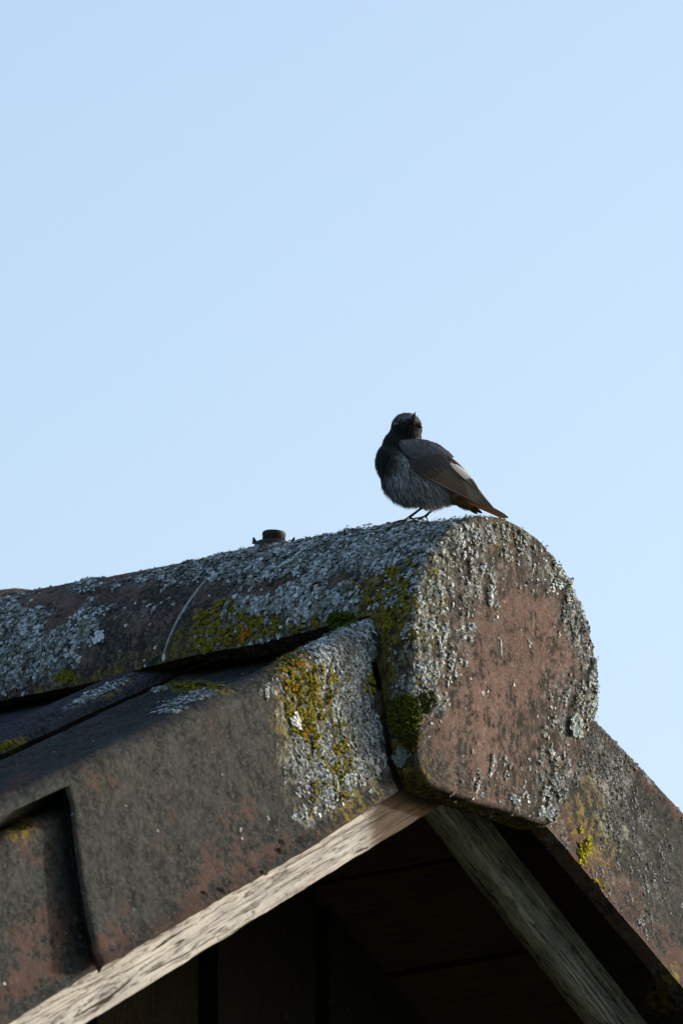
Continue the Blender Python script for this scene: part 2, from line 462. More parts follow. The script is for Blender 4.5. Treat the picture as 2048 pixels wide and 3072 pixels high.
GREY = {
 'disc': [(1265, 1630, 100, 60, -25, .95), (1190, 1700, 80, 55, -20, .8), (1190, 1780, 60, 60, 0, .52), (1280, 1770, 60, 250, 6, .80), (1330, 1620, 90, 60, -35, .82), (1400, 1600, 150, 60, 0, .62), (1420, 1750, 130, 130, 0, .48), (1640, 1700, 160, 70, 45, .56), (1740, 1880, 60, 170, -14, .62), (1780, 2070, 30, 130, 5, .8), (1700, 2120, 80, 130, 5, .55), (1680, 2370, 60, 90, 25, .62), (1640, 2290, 60, 110, 0, .45), (1330, 1900, 120, 200, 0, .50), (1265, 2030, 45, 90, 0, .8), (1300, 2110, 40, 60, 0, .7), (1170, 1790, 60, 60, 0, .5), (1200, 2060, 35, 140, 0, .62), (1205, 2270, 25, 30, 0, .8), (1640, 2440, 40, 26, 0, .8), (1560, 2330, 200, 120, 0, .33), (1720, 1650, 60, 60, 0, .6),
          (1500, 2050, 90, 160, 0, -.8)],
 'barrel': [(1120, 1640, 240, 95, -14, .98), (900, 1700, 230, 90, -12, .9), (700, 1690, 220, 50, -14, .85), (980, 1800, 190, 70, -14, .85), (760, 1830, 130, 75, -12, .86), (660, 1880, 130, 60, -20, .66), (160, 1900, 170, 60, -16, .95), (80, 1990, 150, 90, -14, .92), (40, 1850, 120, 60, -14, .9), (270, 1820, 110, 28, -14, .75), (260, 1760, 60, 24, -14, .85), (480, 1730, 200, 22, -12, .7), (420, 1830, 120, 40, -20, .42), (300, 1930, 40, 30, 0, .6), (480, 1930, 90, 40, 0, .34), (820, 1930, 180, 30, -12, .62), (1230, 1590, 120, 40, -8, .9),
            (190, 1852, 70, 18, -38, -1.0), (110, 1805, 60, 14, -12, -.9), (330, 1800, 60, 14, -16, -.8), (1010, 1745, 45, 16, -25, -.8), (830, 1755, 80, 16, -20, -.75), (560, 1850, 60, 90, 20, -.7), (1150, 1790, 60, 60, 0, -.6), (690, 1915, 26, 16, 0, -1)],
 'left': [(580, 2090, 100, 18, -18, .8), (480, 2068, 30, 8, 0, .9), (520, 2130, 60, 10, -10, .62), (1050, 2020, 110, 150, -10, .92), (980, 1920, 150, 40, -26, .98), (1080, 2200, 90, 170, -8, .78), (960, 2280, 120, 160, -10, .72), (900, 2130, 80, 180, -8, .55), (960, 2420, 110, 50, -40, .62), (850, 2050, 90, 40, -26, .7), (760, 2480, 60, 20, -30, .3), (240, 2790, 40, 60, 0, .3)],
 'right': [(1840, 2320, 70, 150, -10, .72), (1900, 2280, 130, 26, 46, .66), (1860, 2450, 90, 100, 0, .55), (1790, 2250, 40, 60, 0, .6), (1730, 2300, 30, 130, 15, .5), (1900, 2600, 140, 160, 0, .33), (1680, 2500, 30, 50, 0, .5), (1940, 2750, 50, 60, 0, .4)],
 'plain': [(560, 2090, 90, 22, -15, .75), (480, 2070, 30, 12, 0, .8), (300, 2075, 130, 14, -25, .8)],
}
YEL = {
 'disc': [(1190, 1800, 70, 130, 0, .70), (1230, 1700, 40, 60, -30, .6), (1290, 1700, 30, 60, 0, .5), (1250, 1950, 50, 110, 0, .5), (1245, 2080, 40, 50, 0, .4)],
 'barrel': [(700, 1895, 190, 60, -14, .74), (650, 1840, 110, 50, -20, .66), (1140, 1800, 100, 100, -20, .6), (1190, 1700, 60, 60, -30, .5), (205, 2030, 38, 24, -20, .95), (200, 2075, 12, 10, 0, 1.0), (30, 2110, 60, 24, 0, .62), (860, 1880, 160, 40, -14, .6), (560, 1960, 160, 26, -14, .45), (1105, 1795, 16, 12, 0, 1.1), (1060, 1760, 50, 30, 0, .4)],
 'left': [(600, 2064, 100, 14, 3, .62), (900, 2090, 75, 200, -10, .76), (960, 2050, 90, 90, -20, .62), (1000, 2260, 80, 190, -12, .55), (940, 2350, 90, 120, -30, .5), (1110, 2060, 22, 40, 0, .75)],
 'right': [(1760, 2545, 10, 28, 8, 1.1), (1745, 2560, 24, 44, 10, .62), (1697, 2580, 12, 50, -40, .95), (1740, 2490, 12, 16, 0, .8), (1735, 2640, 16, 12, 0, .9), (1775, 2665, 24, 34, -40, .9), (1830, 2745, 20, 70, -38, 1.0), (1870, 2800, 26, 44, -35, 1.1), (1885, 2830, 16, 20, 0, 1.1), (1960, 2930, 40, 30, 40, .62), (1972, 2938, 10, 12, 0, 1.1), (1840, 2480, 16, 14, 0, .6), (1800, 2660, 80, 60, 0, .3)],
 'plain': [(590, 2065, 100, 18, 0, .55), (20, 2238, 40, 10, -20, .9)],
}
def paint(P, kind):
    P = np.asarray(P, float)
    r = blobs(P, CLAY.get(kind, [])) + (fbm(P, 26, 61)-.5)*.7 + (fbm(P, 120, 63)-.5)*.4
    g = blobs(P, FILM.get(kind, []))*.95
    b = blobs(P, GREY.get(kind, []))*.80
    if kind == 'barrel': r = r + .12
    if kind == 'rear': r = r - .3
    if kind == 'disc':
        r = r*.92 + .04
        low = sstep(.004, .010, P[:, 1])*(1-sstep(-.02, .03, P[:, 2]))
        r = r*(1-low); g = np.maximum(g, low*.8)
        streak = fbm(np.stack([P[:, 0], P[:, 1], P[:, 2]*.16], -1), 90, 71)
        r = r + (streak-.5)*.75
    if kind in ('right',):
        r = r*.95 + .06
    return np.clip(np.stack([r, g, b], -1), 0, 1.3)

def emit_tile(name, V, quads, part_of_face, part_names, m, kind, parent, thick=.013, register=True):
    V = V.copy()
    # gentle unevenness of a hand-worn tile
    e1 = V[quads[:, 1]]-V[quads[:, 0]]; e2 = V[quads[:, 3]]-V[quads[:, 0]]
    nrm = np.cross(e1, e2); nrm /= np.linalg.norm(nrm, axis=1)[:, None]+1e-12
    vn = np.zeros_like(V)
    _, grp = np.unique(np.round(V*2e5).astype(np.int64), axis=0, return_inverse=True); grp = grp.ravel()
    first = np.zeros(grp.max()+1, int); first[grp[::-1]] = np.arange(len(grp))[::-1]
    quads = first[grp][quads]
    acc = np.zeros((grp.max()+1, 3))
    for k in range(4): np.add.at(acc, grp[quads[:, k]], nrm)
    vn = acc[grp]; vn /= np.linalg.norm(vn, axis=1)[:, None]+1e-12
    if kind in ('barrel', 'disc'):           # one fired piece: swell radially so the disc runs on into the barrel
        rd = V*np.array([1, 0, 1]); rd /= np.linalg.norm(rd, axis=1)[:, None]+1e-9
        w = sstep(.006, .014, V[:, 1])[:, None]; vn = vn*(1-w)+rd*w
    V = V + vn*((fbm(V, 18, 5)-.5)*.0030 + (fbm(V, 130, 8)-.5)*.0009)[:, None]
    colr = paint(V, kind)
    for pi_, pn in enumerate(part_names):
        q = quads[part_of_face == pi_]
        ids, inv = np.unique(q.ravel(), return_inverse=True)
        mesh_obj(pn, V[ids], inv.reshape(-1, 4), m, parent, col=colr[ids], solid=thick)
        if register: HOSTS.append((kind if kind != 'ridge' else pn, V[q]))
    return V

def ridge_tile():
    root = empty('ridge_tile', (0, .05, 0))
    ol = [(-.1316, .010)]
    R = .1315
    for a in np.linspace(174, 2, 40): ol.append((R*cos(radians(a)), R*sin(radians(a))))
    ol += [(.1290, -.012), (.1215, -.026), (.1125, -.041), (.0935, -.082), (.0785, -.108), (.0665, -.1235), (.0500, -.1292), (.0, -.1285), (-.0924, -.1262), (-.1150, -.1205), (-.1250, -.1060), (-.1280, -.084), (-.1305, -.040)]
    O = catmull(ol, .0024)
    n = len(O)
    # outline runs left side -> over the top -> right -> bottom (clockwise seen from the front)
    cen = np.array([0, -.0])
    rad = np.linalg.norm(O-cen, axis=1)
    rows = []
    ins = [.1300, .1255, .1200, .1140, .108, .102, .096, .086, .076, .067, .059, .052, .046, .040, .035, .030, .0265, .023, .020, .0175, .015, .0125, .0105, .0085, .0068, .0052, .0038, .0026, .0016, .0008, .0003, 0.0]
    RB = .0045
    for d in ins:
        dd = min(d, RB)
        y = RB - sqrt(max(0, RB**2-(RB-dd)**2))
        dome = -.0025*min(1, max(0, (d-.0125)/.08))
        sc = (1-d/.1315) if d > .06 else 1 - d*(1-d/.06)/rad - (d/.1315)*(d/.06)
        sc = np.broadcast_to(sc, (n,))
        sc = np.minimum(sc, 1.0)
        p = cen+(O-cen)*sc[:, None]
        rows.append(np.stack([p[:, 0], np.full(n, y+dome), p[:, 1]], -1))
    # skirt depth
    zt = [-.14, -.126, -.116, -.086, -.035, .004, .020, .0262]; dt = [.028, .028, .0225, .0265, .0336, .0425, .0450, .0475]
    dep = np.interp(O[:, 1], zt, dt)
    for t in np.linspace(0, 1, 15)[1:]:
        y = RB + (dep-RB)*t
        rows.append(np.stack([O[:, 0], y, O[:, 1]], -1))
    V = np.concatenate(rows); q = grid_faces(len(rows), n, True)
    # middle of the face
    c = len(V); V = np.concatenate([V, [[0, -.0027, 0]]])
    # tiny closing fan as quads (each uses two rim edges)
    fan = np.array([[c, 2*i, 2*i+1, (2*i+2) % n] for i in range(n//2)])[:, ::-1]
    q = np.concatenate([q, fan])
    emit_tile('end_disc', V, q, np.zeros(len(q), int), ['end_disc'], M_RIDGE, 'disc', root)
    # barrel, a cone that widens away from the gable
    ys = np.r_[.0470, np.linspace(.050, .535, 190)]
    na = 150
    rows = []
    for y in ys:
        Rr = .1315+.033*(y-.047)
        zr = .0256-.036*(y-.05)+.0012*sin(y*31)
        a0 = math.asin(max(-.5, min(.5, zr/Rr)))
        a = np.linspace(pi-a0, a0, na)
        Rr = Rr + .0055*sstep(.047, .085, y)*(1-.5*sstep(.2, .5, y))*np.clip(np.sin(a), 0, 1)**1.5
        rows.append(np.stack([Rr*np.cos(a), np.full(na, y), Rr*np.sin(a)], -1))
    V = np.concatenate(rows); q = grid_faces(len(ys), na)
    emit_tile('barrel', V, q, np.zeros(len(q), int), ['barrel'], M_RIDGE, 'barrel', root)
    tag(root, 'lichen-crusted round ridge tile closed by a flat brown end disc, under the perched bird', 'ridge tile', 'ridge tiles')
    r2 = empty('ridge_tile', (0, .55, 0))
    ys = np.linspace(.515, .98, 60); rows = []
    for y in ys:
        Rr = .1555+.02*(y-.515) - .010*max(0, (.530-y)/.015)**2
        a = np.linspace(pi+.12, -.12, 80)
        rows.append(np.stack([Rr*np.cos(a), np.full(80, y), Rr*np.sin(a)], -1))
    V = np.concatenate(rows); q = grid_faces(len(ys), 80)
    emit_tile('barrel', V, q, np.zeros(len(q), int), ['barrel'], M_RIDGE, 'rear', r2, register=False)
    tag(r2, 'dark edge of the next ridge tile overlapping the far end of the lichen-crusted one', 'ridge tile', 'ridge tiles')
ridge_tile()

TT = radians(26.8); RA = radians(30.6)
UD = np.array([-cos(TT), 0, -sin(TT)]); ND = np.array([-sin(TT), 0, cos(TT)])
P0 = np.array([-.10, 0, .0375])
YF = .020                                   # plane of the flap's lower end
RR = .015
NOTCH0, NOTCH1, LEN = .050, .519, .69
ROW = .40
def verge_mesh(row, sign):
    NOTCH0 = .061 if sign < 0 else -.045
    Vs, Qs, Ps = [], [], []; cnt = 0
    def add(us, prof, part):
        """prof(u) -> array (m, 2) of (y, n)"""
        nonlocal cnt
        A = np.array([prof(u) for u in us])
        Uq = us[:, None]+0*A[..., 0]; nn = A[..., 1]
        Uq = Uq + .052*np.clip(-nn-.03, 0, 1)/.125*np.clip((Uq-(NOTCH1-.25))/.25, 0, 1)*(Uq < NOTCH1+.0005)
        if sign < 0: Uq = Uq + .040*np.clip(-nn-.03, 0, 1)/.109*np.clip(1-(Uq-NOTCH0)/.2, 0, 1)*(Uq > NOTCH0-.001)
        dn = -.014*np.clip((Uq-(LEN-.035))/.035, 0, 1)**2
        W = P0 + Uq[..., None]*UD + (nn+dn)[..., None]*ND
        W[..., 1] = A[..., 0]
        q = grid_faces(len(us), A.shape[1])+cnt
        Vs.append(W.reshape(-1, 3)); Qs.append(q); Ps.append(np.full(len(q), part)); cnt += W.shape[0]*W.shape[1]
    y0 = lambda u: YF+.018*max(0, min(1.15, 1-u/NOTCH1))
    def flap(u):
        foot = -(.139+.017*(u-.09)/.43)+(.012 if row else 0)-(.020+.058*max(0, u) if sign > 0 else 0)
        # upper corners of the flap ends are rounded off towards the lip
        n_ = foot+(-RR-foot)*np.linspace(0, 1, 56)
        bead = .0030*np.exp(-((n_-foot)/.007)**2)
        out = y0(u)-.016*np.clip((-RR-n_)/.12, 0, 2)**1.7-bead+.004*np.clip((NOTCH0+.006-u)/.006, 0, 1)**2+.003*np.clip((u-NOTCH1+.005)/.005, 0, 1)**2
        return np.stack([out, n_], -1)
    def lip(u):
        n_ = np.linspace(-.032, -RR, 8)
        return np.stack([y0(u)+.004*np.linspace(1, 0, 8)**2, n_], -1)
    def top(u, a0=0.0):
        out = []
        for a in np.linspace(0, pi/2, 16):
            if a >= a0-1e-9: out.append((y0(u)+RR*(1-cos(a)), -RR+RR*sin(a)))
        y1 = y0(u)+RR
        for t in np.linspace(0, 1, 16)[1:]: out.append((y1+.006+.030*t if t > .0 else y1, -.020*(.5-.5*cos(pi*t))))
        for t in np.linspace(0, 1, 50)[1:]: out.append((y1+.036+.142*t, -.020-.002*sin(pi*t)))
        for t in np.linspace(0, 1, 10)[1:]: out.append((y1+.178+.035*t, -.020+.004*(.5-.5*cos(pi*t))))
        return np.array(out)
    add(np.linspace(NOTCH0, NOTCH1, 170), flap, 0)
    if sign < 0: add(np.linspace(-.03, NOTCH0, 24), lip, 1)
    add(np.unique(np.r_[np.linspace(-.03, NOTCH0, 24) if sign < 0 else [], np.linspace(NOTCH0, NOTCH1, 170)]), top, 1)
    add(np.linspace(NOTCH1, LEN, 60), lambda u: top(u, 0.0), 1)
    V = np.concatenate(Vs) + np.array([-cos(RA+.012), 0, -sin(RA+.012)])*ROW*row
    q = np.concatenate(Qs); pf = np.concatenate(Ps)
    if sign > 0:
        V = V*np.array([-1, 1, 1]); q = q[:, ::-1]
    return V, q, pf
def verge_tile(row, sign, label):
    V, q, pf = verge_mesh(row, sign)
    root = empty('verge_tile', (V[:, 0].mean(), V[:, 1].mean(), V[:, 2].min()))
    emit_tile('verge_tile', V, q, pf, ['flap', 'pan'], M_VERGE, 'left' if sign < 0 else 'right', root, thick=.0135, register=(row == 0 or sign < 0))
    tag(root, label, 'roof tile', 'verge tiles along the gable edge')
verge_tile(0, -1, 'dark grey verge tile with a yellow and grey lichen patch beside the end disc')
verge_tile(1, -1, 'dark verge tile with a pinkish worn foot tucked under the lichen-patched one')
verge_tile(0, 1, 'brown verge tile with yellow lichen spots on the far slope behind the end disc')

def field_tile(colm, row, label):
    y0 = .035+.245*colm
    prof = []
    for t in np.linspace(0, 1, 10): prof.append((y0-.004+.004*t, -.015+.006*t))
    for t in np.linspace(0, 1, 14)[1:]: prof.append((y0+.034*t, -.009+.009*sin(pi/2*t)))
    for t in np.linspace(0, 1, 14)[1:]: prof.append((y0+.034+.045*t, -.016*(.5-.5*cos(pi*t))))
    for t in np.linspace(0, 1, 40)[1:]: prof.append((y0+.079+.140*t, -.016))
    for t in np.linspace(0, 1, 8)[1:]: prof.append((y0+.219+.03*t, -.016+.004*t))
    prof = np.array(prof)
    us = np.linspace(-.03, LEN, 130)
    dn = -.012*np.clip((us-(LEN-.03))/.03, 0, 1)**2
    Vv = P0 + us[:, None, None]*UD + (prof[None, :, 1]+dn[:, None])[..., None]*ND
    Vv[..., 1] = prof[None, :, 0]
    Vv = Vv + np.array([-cos(RA), 0, -sin(RA)])*ROW*row
    V = Vv.reshape(-1, 3); q = grid_faces(len(us), len(prof))
    root = empty('roof_tile', (V[:, 0].mean(), V[:, 1].mean(), V[:, 2].min()))
    emit_tile('pan', V, q, np.zeros(len(q), int), ['pan'], M_TILE, 'plain', root, thick=.0125, register=(row == 0))
    tag(root, label, 'roof tile', 'field tiles of the near slope')
field_tile(1, 0, 'dark blue-grey roof tile under the ridge, its roll edge beside the verge tile pan')
field_tile(2, 0, 'second dark roof tile in from the verge, under the ridge tile')
field_tile(1, 1, 'dark roof tile one course below the ridge, beside the lower verge tile')

# ------------------------------------------------------------------ lichen
def sample_host(quads, dens):
    a = quads[:, 0]; b = quads[:, 1]; c = quads[:, 2]; d = quads[:, 3]
    nv = np.cross(c-a, d-b); ar = .5*np.linalg.norm(nv, axis=1)
    n = int(ar.sum()*dens)
    idx = rng.choice(len(quads), n, p=ar/ar.sum())
    s = rng.random((n, 1)); t = rng.random((n, 1))
    P = (a[idx]*(1-s)+b[idx]*s)*(1-t)+(d[idx]*(1-s)+c[idx]*s)*t
    nn = nv[idx]/(np.linalg.norm(nv[idx], axis=1)[:, None]+1e-15)
    return P, nn
def lobes(P, Nn, size, colr, lift, flat=.5, k=7):
    """small crinkled thallus lobes, one per point"""
    n = len(P)
    if n == 0: return np.zeros((0, 3)), np.zeros((0, 3), int), np.zeros((0, 3))
    r = rng.normal(size=(n, 3)); Nt = Nn + r*.33*(1-flat)*1.6; Nt /= np.linalg.norm(Nt, axis=1)[:, None]
    a = np.cross(Nt, rng.normal(size=(n, 3))); a /= np.linalg.norm(a, axis=1)[:, None]; b = np.cross(Nt, a)
    ang = np.linspace(0, 2*pi, k, endpoint=False)[None, :] + rng.random((n, 1))*6.28 + rng.normal(size=(n, k))*.22
    rad = size[:, None]*(.55+.75*rng.random((n, k)))
    h = size[:, None]*(.10+.42*rng.random((n, k)))
    c0 = P + Nn*lift[:, None]
    rim = c0[:, None, :] + rad[..., None]*(np.cos(ang)[..., None]*a[:, None, :]+np.sin(ang)[..., None]*b[:, None, :]) + h[..., None]*Nt[:, None, :]
    cen = c0 + Nt*(size*.12*(rng.random(n)*2-.4))[:, None]
    V = np.concatenate([cen[:, None, :], rim], 1).reshape(-1, 3)
    base = (np.arange(n)*(k+1))[:, None]
    j = np.arange(k)
    Fc = np.stack([np.broadcast_to(base, (n, k)), base+1+j, base+1+(j+1) % k], -1).reshape(-1, 3)
    shade = np.concatenate([np.full((n, 1), .55), .80+.45*rng.random((n, k))], 1)
    C = (colr[:, None, :]*shade[..., None]).reshape(-1, 3)
    return V, Fc, C
class Pile:
    def __init__(s): s.V = []; s.F = []; s.C = []; s.n = 0
    def add(s, V, Fc, C):
        s.V.append(V); s.F.append(Fc+s.n); s.C.append(C); s.n += len(V)
    def build(s, name, m, smooth=False):
        return mesh_obj(name, np.concatenate(s.V), np.concatenate(s.F), m, smooth=smooth, col=np.concatenate(s.C))
grey, yellow = Pile(), Pile()
for kind, quads in HOSTS:
    big = kind in ('barrel', 'disc')
    P, Nn = sample_host(quads, 720000)
    if kind in ('left', 'right', 'disc', 'barrel', 'plain'):
        g = blobs(P, GREY[kind]); y = blobs(P, YEL[kind])
        # parts of the tiles the photograph does not show: go on with ordinary cover
        facing = (Nn @ F) > .15
        if kind == 'barrel': g = np.where(facing, .62, g)
        big_n = fbm(P, 85, 31, 3); fine = fbm(P, 330, 37, 2)
        thick = np.clip((g-.55)*2, 0, 1)
        v = g + (big_n-.5)*1.0 + (fine-.5)*(1.5 if kind in ('disc', 'right') else .85)
        keep = (v > (.68 if big else .62)) & (rng.random(len(P)) < .75)
        if kind in ('disc', 'right', 'barrel'):
            keep |= (rng.random(len(P)) < .004+.03*np.clip(g, 0, 1)) & (fine > .53)       # single specks everywhere
        if kind == 'left':
            keep |= (rng.random(len(P)) < .0003)
        keep &= (y + (fbm(P, 230, 43, 3)-.5)*1.0 < .66)
        Pk, Nk = P[keep], Nn[keep]; n = len(Pk)
        sz = (.0009+.0011*rng.random(n)**1.5)*(1.05 if kind == 'barrel' else .85)
        sp = rng.random(n) < .08
        sz[sp] *= 1.35
        hgt = np.clip(v[keep]-.6, 0, 1)*(.0075 if big else .0030)*rng.random(n)
        hgt *= .4+1.2*fbm(Pk, 60, 91, 2)
        tone = fbm(Pk, 45, 51, 3)[:, None]
        c = (1-tone)*np.array([.22, .235, .235]) + tone*np.array([.72, .80, .84])
        dirty = (fbm(Pk, 170, 57, 2)+.12*rng.normal(size=n) > .56)[:, None]
        c = np.where(dirty, c*np.array([.50, .48, .40]), c)*(.50+.80*rng.random((n, 1)))
        if kind == 'right': c = c*.50; sz = sz*.72
        grey.add(*lobes(Pk, Nk, sz, c, hgt))
        vy = y*(1.15 if kind == 'right' else 1) + (fbm(P, 230, 43, 3)-.5)*1.0 + (fbm(P, 420, 47, 2)-.5)*.4
        keep = (vy > .66) & (rng.random(len(P)) < .55)
        Pk, Nk = P[keep], Nn[keep]; n = len(Pk)
        sz = (.0009+.0011*rng.random(n))
        tone = rng.random((n, 1))
        c = (1-tone)*np.array([.12, .105, .014]) + tone*np.array([.27, .225, .028])
        if kind == 'right': c = c*np.array([1.6, 1.75, .8])
        orange = (fbm(Pk, 95, 77, 2) > .80)[:, None]
        c = np.where(orange, np.array([.38, .17, .015])*(.7+.5*rng.random((n, 1))), c)
        yellow.add(*lobes(Pk, Nk, sz, c, .0012*rng.random(n)+.0004, flat=.35))
tag(grey.build('grey_lichen', M_LICHEN), 'pale grey crusty lichen spread over the ridge tile and verge tiles', 'lichen', kind='stuff')
tag(yellow.build('yellow_lichen', M_LICHEN), 'mustard yellow lichen specks on the ridge and verge tiles', 'lichen', kind='stuff')

# ray casting against what is built so far, to sit small things on their surface
dg = bpy.context.evaluated_depsgraph_get(); dg.update()
def hit(px, py, skip=('grey_lichen', 'yellow_lichen')):
    d = F*FPX + RT*(px-1024) - UP*(py-1536); d /= np.linalg.norm(d)
    o = Vector(CAM); dv = Vector(d)
    for _ in range(12):
        ok, loc, nrm, idx, ob, mw = scene.ray_cast(dg, o, dv)
        if not ok: return None
        if ob.name.split('.')[0] in skip:
            o = loc+dv*.0004; continue
        return np.array(loc), np.array(nrm)
    return None

def rosette(px, py, r, colr, label):
    h = hit(px, py)
    if h is None: return
    p, n = h; a = np.cross(n, [0.3, .2, 1]); a /= np.linalg.norm(a); b = np.cross(n, a)
    V = []; Fc = []; C = []
    for k in range(26):
        th = rng.random()*6.28; rr = r*sqrt(rng.random())
        c0 = p + a*rr*cos(th)+b*rr*sin(th)
        v, f, c = lobes(c0[None], n[None], np.array([r*.42]), np.array([colr]), np.array([.0015*rng.random()+.0007]), flat=.75)
        Fc += (f+sum(len(x) for x in V)).tolist(); V.append(v); C.append(c)
    o = mesh_obj('lichen_rosette', np.concatenate(V), Fc, M_LICHEN, smooth=False, col=np.concatenate(C))
    tag(o, label, 'lichen', 'single lichen rosettes')
rosette(885, 2165, .0062, (.72, .74, .73), 'small white lichen rosette on the yellow patch of the dark verge tile')
rosette(300, 1915, .0058, (.66, .70, .72), 'white lichen fleck alone on the dark middle of the ridge tile')
rosette(1723, 2180, .0090, (.36, .42, .42), 'pale blue-grey lichen rosette on the end disc rim beside the brown verge tile')
rosette(1205, 2272, .0070, (.22, .27, .26), 'grey-green lichen rosette low on the side of the end disc below the moss')

def moss(px, py, rx, ry, hgt, n, colr, label, lean=(0, 0, .6)):
    h0 = hit(px, py)
    if h0 is None: return
    root_p = h0[0]
    V = []; Fc = []; C = []; cnt = 0
    for k in range(n):
        th = rng.random()*6.28; q = sqrt(rng.random())
        h = hit(px+rx*q*cos(th), py+ry*q*sin(th))
        if h is None or np.linalg.norm(h[0]-root_p) > .035: continue
        p, nr = h
        L_ = hgt*(.55+.6*rng.random())*(1.15-.6*q*q)
        d = nr*1.0+np.array(lean)+rng.normal(size=3)*.45; d /= np.linalg.norm(d)
        a = np.cross(d, rng.normal(size=3)); a /= np.linalg.norm(a); b = np.cross(d, a)
        w = .0006+.0004*rng.random()
        tint = np.array(colr)*(.45+1.0*rng.random())
        # a stem with little leaves, as a ragged spindle
        prof = [(0, .5), (.35, 1.0), (.6, .75), (.8, 1.0), (1.0, .1)]
        base = cnt
        for (t, r) in prof:
            for m in range(4):
                tt = m*pi/2+t*1.4
                V.append(p-nr*.001+d*L_*t+w*r*(a*cos(tt)+b*sin(tt))); C.append(tint*(.35+.8*t)); cnt += 1
        for i in range(4):
            for m in range(4):
                Fc.append((base+i*4+m, base+i*4+(m+1) % 4, base+(i+1)*4+(m+1) % 4, base+(i+1)*4+m))
    if not V: return
    o = mesh_obj('moss_cushion', np.array(V), Fc, M_MOSS, smooth=False, col=np.array(C))
    tag(o, label, 'moss', 'moss cushions on the tiles')
moss(1215, 2150, 44, 62, .0085, 750, (.082, .105, .014), 'bright green moss cushion low on the side of the end disc')
moss(1275, 2105, 28, 38, .0065, 320, (.055, .060, .012), 'small olive moss tuft at the edge of the end disc above the pink clay')
moss(1235, 2215, 22, 46, .0050, 260, (.050, .050, .010), 'thin yellowish moss tail hanging below the green cushion on the disc')
moss(1025, 1866, 46, 22, .0080, 420, (.070, .105, .016), 'dark green moss tuft in the notch between ridge tile and verge tile')
moss(70, 2470, 36, 22, .0035, 240, (.050, .045, .010), 'olive moss in the pocket under the lip of the dark verge tile')

def dirt_clump(px, py, r, label):
    h = hit(px, py)
    if h is None: return
    bm = bmesh.new(); bmesh.ops.create_icosphere(bm, subdivisions=3, radius=1)
    V = np.array([v.co for v in bm.verts]); Fc = [[v.index for v in f.verts] for f in bm.faces]; bm.free()
    V = V*(.15+1.5*fbm(V+px, 2.6, 7, 4))[:, None]*np.array([1.2, .45, .7])*r*.8
    o = mesh_obj('dirt_clump', V+h[0], Fc, M_DIRT, smooth=False)
    tag(o, label, 'dirt', 'crumbs of dirt along the sunlit board')
dirt_clump(850, 2556, .0065, 'largest dark dirt clump on the upper edge of the sunlit board, at the lichen patch')
dirt_clump(848, 2528, .0050, 'dark dirt clump hanging on the verge tile foot just above the largest clump')
dirt_clump(793, 2618, .0042, 'round dirt crumb where the sunlit board meets the verge tile')
dirt_clump(672, 2672, .0048, 'dirt crumb between tile foot and board, nearer the lichen than its twin')
dirt_clump(618, 2680, .0044, 'dirt crumb between tile foot and board, farther from the lichen than its twin')
dirt_clump(1706, 1738, .0030, 'small dark crumb alone on the rim of the end disc against the sky')

def smear(pts, w, m, name, label, thick=.0008):
    L3 = []; N3 = []
    for (x, y) in pts:
        h = hit(x, y)
        if h is None: continue
        L3.append(h[0]); N3.append(h[1])
    L3 = np.array(L3); N3 = np.array(N3); n = len(L3)
    T = np.gradient(L3, axis=0); T /= np.linalg.norm(T, axis=1)[:, None]
    S = np.cross(N3, T)
    w = np.interp(np.linspace(0, 1, n), np.linspace(0, 1, len(w)), w)*(.75+.5*rng.random(n))
    V = []
    for k, (f, hgt) in enumerate(((-1, -.0003), (-.55, thick*.8), (0, thick), (.55, thick*.8), (1, -.0003))):
        V.append(L3+S*(f*w)[:, None]+N3*hgt)
    V = np.stack(V, 1).reshape(-1, 3)
    o = mesh_obj(name, V, grid_faces(n, 5), m, smooth=True)
    tag(o, label, 'dropping', 'dried bird droppings')
tt = np.linspace(0, 1, 60)
bx = (1-tt)**2*622+2*tt*(1-tt)*520+tt**2*490; by = (1-tt)**2*1735+2*tt*(1-tt)*1850+tt**2*1972
smear(list(zip(bx, by)), [.0006, .0014, .0017, .0013, .0010, .0008], M_STREAK, 'dropping_streak', 'long thin whitish streak running down the side of the ridge tile', .0009)
smear(list(zip(np.linspace(493, 491, 8), np.linspace(1962, 1984, 8))), [.0006, .0014, .0017, .0008], M_WHITE, 'bird_dropping', 'white blob at the foot of the long streak on the ridge tile', .0014)
smear(list(zip(np.linspace(1500, 1502, 14), np.linspace(1918, 1966, 14))), [.0007, .0014, .0010, .0006, .0009, .0008], M_WHITE, 'bird_dropping', 'small white drip in the middle of the brown end disc', .0010)

